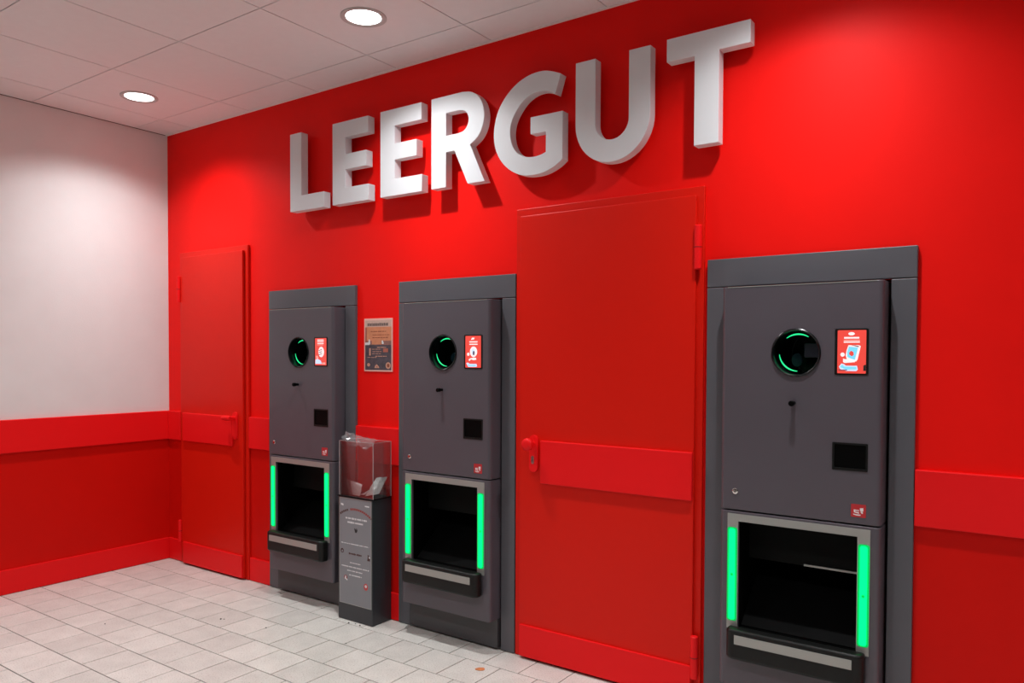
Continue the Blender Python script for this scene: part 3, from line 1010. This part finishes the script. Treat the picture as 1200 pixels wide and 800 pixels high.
crumpled('paper_sheet', patch((1.952, -0.128, 0.772), (2.050, -0.092, 0.741), (2.002, -0.150, 0.694), (2.092, -0.148, 0.690), 0.008), 6, 6, 0.0022, 3, 'paper',
         'white paper flap leaning to the left inside the clear case', 'paper')
crumpled('paper_sheet', patch((2.152, -0.084, 0.786), (2.186, -0.032, 0.792), (2.128, -0.146, 0.694), (2.186, -0.098, 0.706), 0.008), 6, 5, 0.0025, 5, 'paper',
         'white paper flap leaning to the right inside the clear case', 'paper')
crumpled('paper_scrap', lambda a, v: (2.086 + 0.036 * a, -0.140 + 0.035 * v, zb + 0.006 + (0.004 + 0.022 * a) * (0.25 + 0.75 * v)), 8, 6, 0.0035, 8, 'paper',
         'crumpled white paper scrap lying between the two paper flaps', 'paper')
bagp = [(1.962, 1.030, 1.004), (1.985, 1.020, 0.990), (2.02, 1.010, 0.962), (2.05, 1.006, 0.955), (2.09, 1.004, 0.962), (2.13, 1.000, 0.940), (2.165, 0.990, 0.962)]
crumpled('plastic_bag', lambda a, v: (lambda p: (p[0] + 0.012 * math.sin(7 * v), -0.166 + 0.075 * v + 0.02 * a, p[2] + (p[1] - p[2]) * min(1.0, 1.7 * v) - 0.012 * max(0.0, v - 0.6)))(curve3(bagp, a)), 18, 8, 0.0045, 11, 'film',
         'crumpled clear plastic bag draped over the top of the clear case', 'bag', thick=0)

# ------------------------------------------------------------------ ceiling downlights
lamp_data = bpy.data.lights.new('downlight_beam', 'SPOT')
lamp_data.energy = LAMP_W
lamp_data.color = LAMP_COLOR
lamp_data.spot_size = math.radians(150)
lamp_data.spot_blend = 0.05
lamp_data.shadow_soft_size = 0.028
lamp_data.use_nodes = True
nt = lamp_data.node_tree
em = nt.nodes['Emission']
tcl = nt.nodes.new('ShaderNodeTexCoord')
sxyz = nt.nodes.new('ShaderNodeSeparateXYZ')
nt.links.new(tcl.outputs['Normal'], sxyz.inputs[0])
ab = nt.nodes.new('ShaderNodeMath')
ab.operation = 'ABSOLUTE'
nt.links.new(sxyz.outputs['Z'], ab.inputs[0])
pw = nt.nodes.new('ShaderNodeMath')
pw.operation = 'POWER'
pw.inputs[1].default_value = LAMP_POW
nt.links.new(ab.outputs[0], pw.inputs[0])
cut = nt.nodes.new('ShaderNodeMapRange')
cut.interpolation_type = 'SMOOTHSTEP'
cut.inputs['From Min'].default_value = math.cos(math.radians(LAMP_CUT[0]))
cut.inputs['From Max'].default_value = math.cos(math.radians(LAMP_CUT[1]))
nt.links.new(ab.outputs[0], cut.inputs['Value'])
ml = nt.nodes.new('ShaderNodeMath')
ml.operation = 'MULTIPLY'
nt.links.new(pw.outputs[0], ml.inputs[0])
nt.links.new(cut.outputs['Result'], ml.inputs[1])
nt.links.new(ml.outputs[0], em.inputs['Strength'])
proto = None
for j, ly in enumerate(LY):
    for i, lx in enumerate(LX):
        t = empty('ceiling_downlight', (lx, ly, H))
        if proto is None:
            ring = lathe('rim_ring', [(0.105, 0.0), (0.105, -0.004), (0.101, -0.006), (0.088, -0.006), (0.080, -0.001)], 'z', 0, 0, 0, 'lamp_ring', t, n=40, caps=(False, False))
            disc = lathe('diffuser', [(0.0805, -0.0015), (0.0, -0.0017)], 'z', 0, 0, 0, 'lamp_disc', t, n=40, caps=(False, False))
            proto = (ring, disc)
        else:
            for p_ in proto:
                k = p_.copy()
                k.parent = t
                col.objects.link(k)
        if (i, j) == (0, 0):
            lab = 'round ceiling downlight in the corner, nearest the white wall'
        elif (i, j) == (1, 0):
            lab = 'round ceiling downlight above the letters E and R, away from the corner'
        else:
            lab = 'round ceiling downlight outside the picture'
        tag(t, lab, 'ceiling light', 'round ceiling downlights')
        lo = bpy.data.objects.new('beam', lamp_data)
        lo.location = (0, 0, -0.012)
        lo.parent = t
        col.objects.link(lo)

# ------------------------------------------------------------------ small things on the floor
bm = bmesh.new()
pts = []
for i in range(14):
    a = 2 * math.pi * i / 14
    pts.append((0.023 * math.cos(a), 0.017 * math.sin(a) * (1.0 + 0.25 * math.cos(a))))
cv = bm.verts.new((0, 0, 0.0055))
rim = [bm.verts.new((x, y, 0.0012 + 0.0015 * abs(math.sin(2 * k)))) for k, (x, y) in enumerate(pts)]
low = [bm.verts.new((x * 0.98, y * 0.98, 0.0004)) for x, y in pts]
for i in range(14):
    bm.faces.new((cv, rim[i], rim[(i + 1) % 14]))
    bm.faces.new((rim[i], low[i], low[(i + 1) % 14], rim[(i + 1) % 14]))
bm.faces.new(low)
o = bmobj('dry_leaf', bm, 'leaf', None, 60)
o.location = (3.004, -0.262, 0.0)
o.rotation_euler = (0, 0, 0.6)
tag(o, 'small dry orange leaf lying on the floor before the wide door', 'leaf')
me = None
for k, (x, y, s_) in enumerate(((1.437, -0.56, 0.006), (1.452, -0.55, 0.004), (1.75, -0.50, 0.005), (2.13, -0.185, 0.006), (2.05, -0.19, 0.006), (2.09, -0.178, 0.004), (2.262, -0.405, 0.004), (1.00, -0.97, 0.004))):
    if me is None:
        bm = bmesh.new()
        bmesh.ops.create_icosphere(bm, subdivisions=1, radius=1.0)
        for v in bm.verts:
            v.co *= R_.uniform(0.75, 1.1)
        o = bmobj('crumb', bm, 'crumb')
        me = o.data
    else:
        o = bpy.data.objects.new('crumb', me)
        col.objects.link(o)
    o.scale = (s_, s_, s_ * 0.5)
    o.rotation_euler = (0, 0, k * 1.3)
    o.location = (x, y, s_ * 0.45)
    tag(o, 'tiny dark crumb lying on the pale floor tiles', 'crumb', 'dark crumbs on the floor')
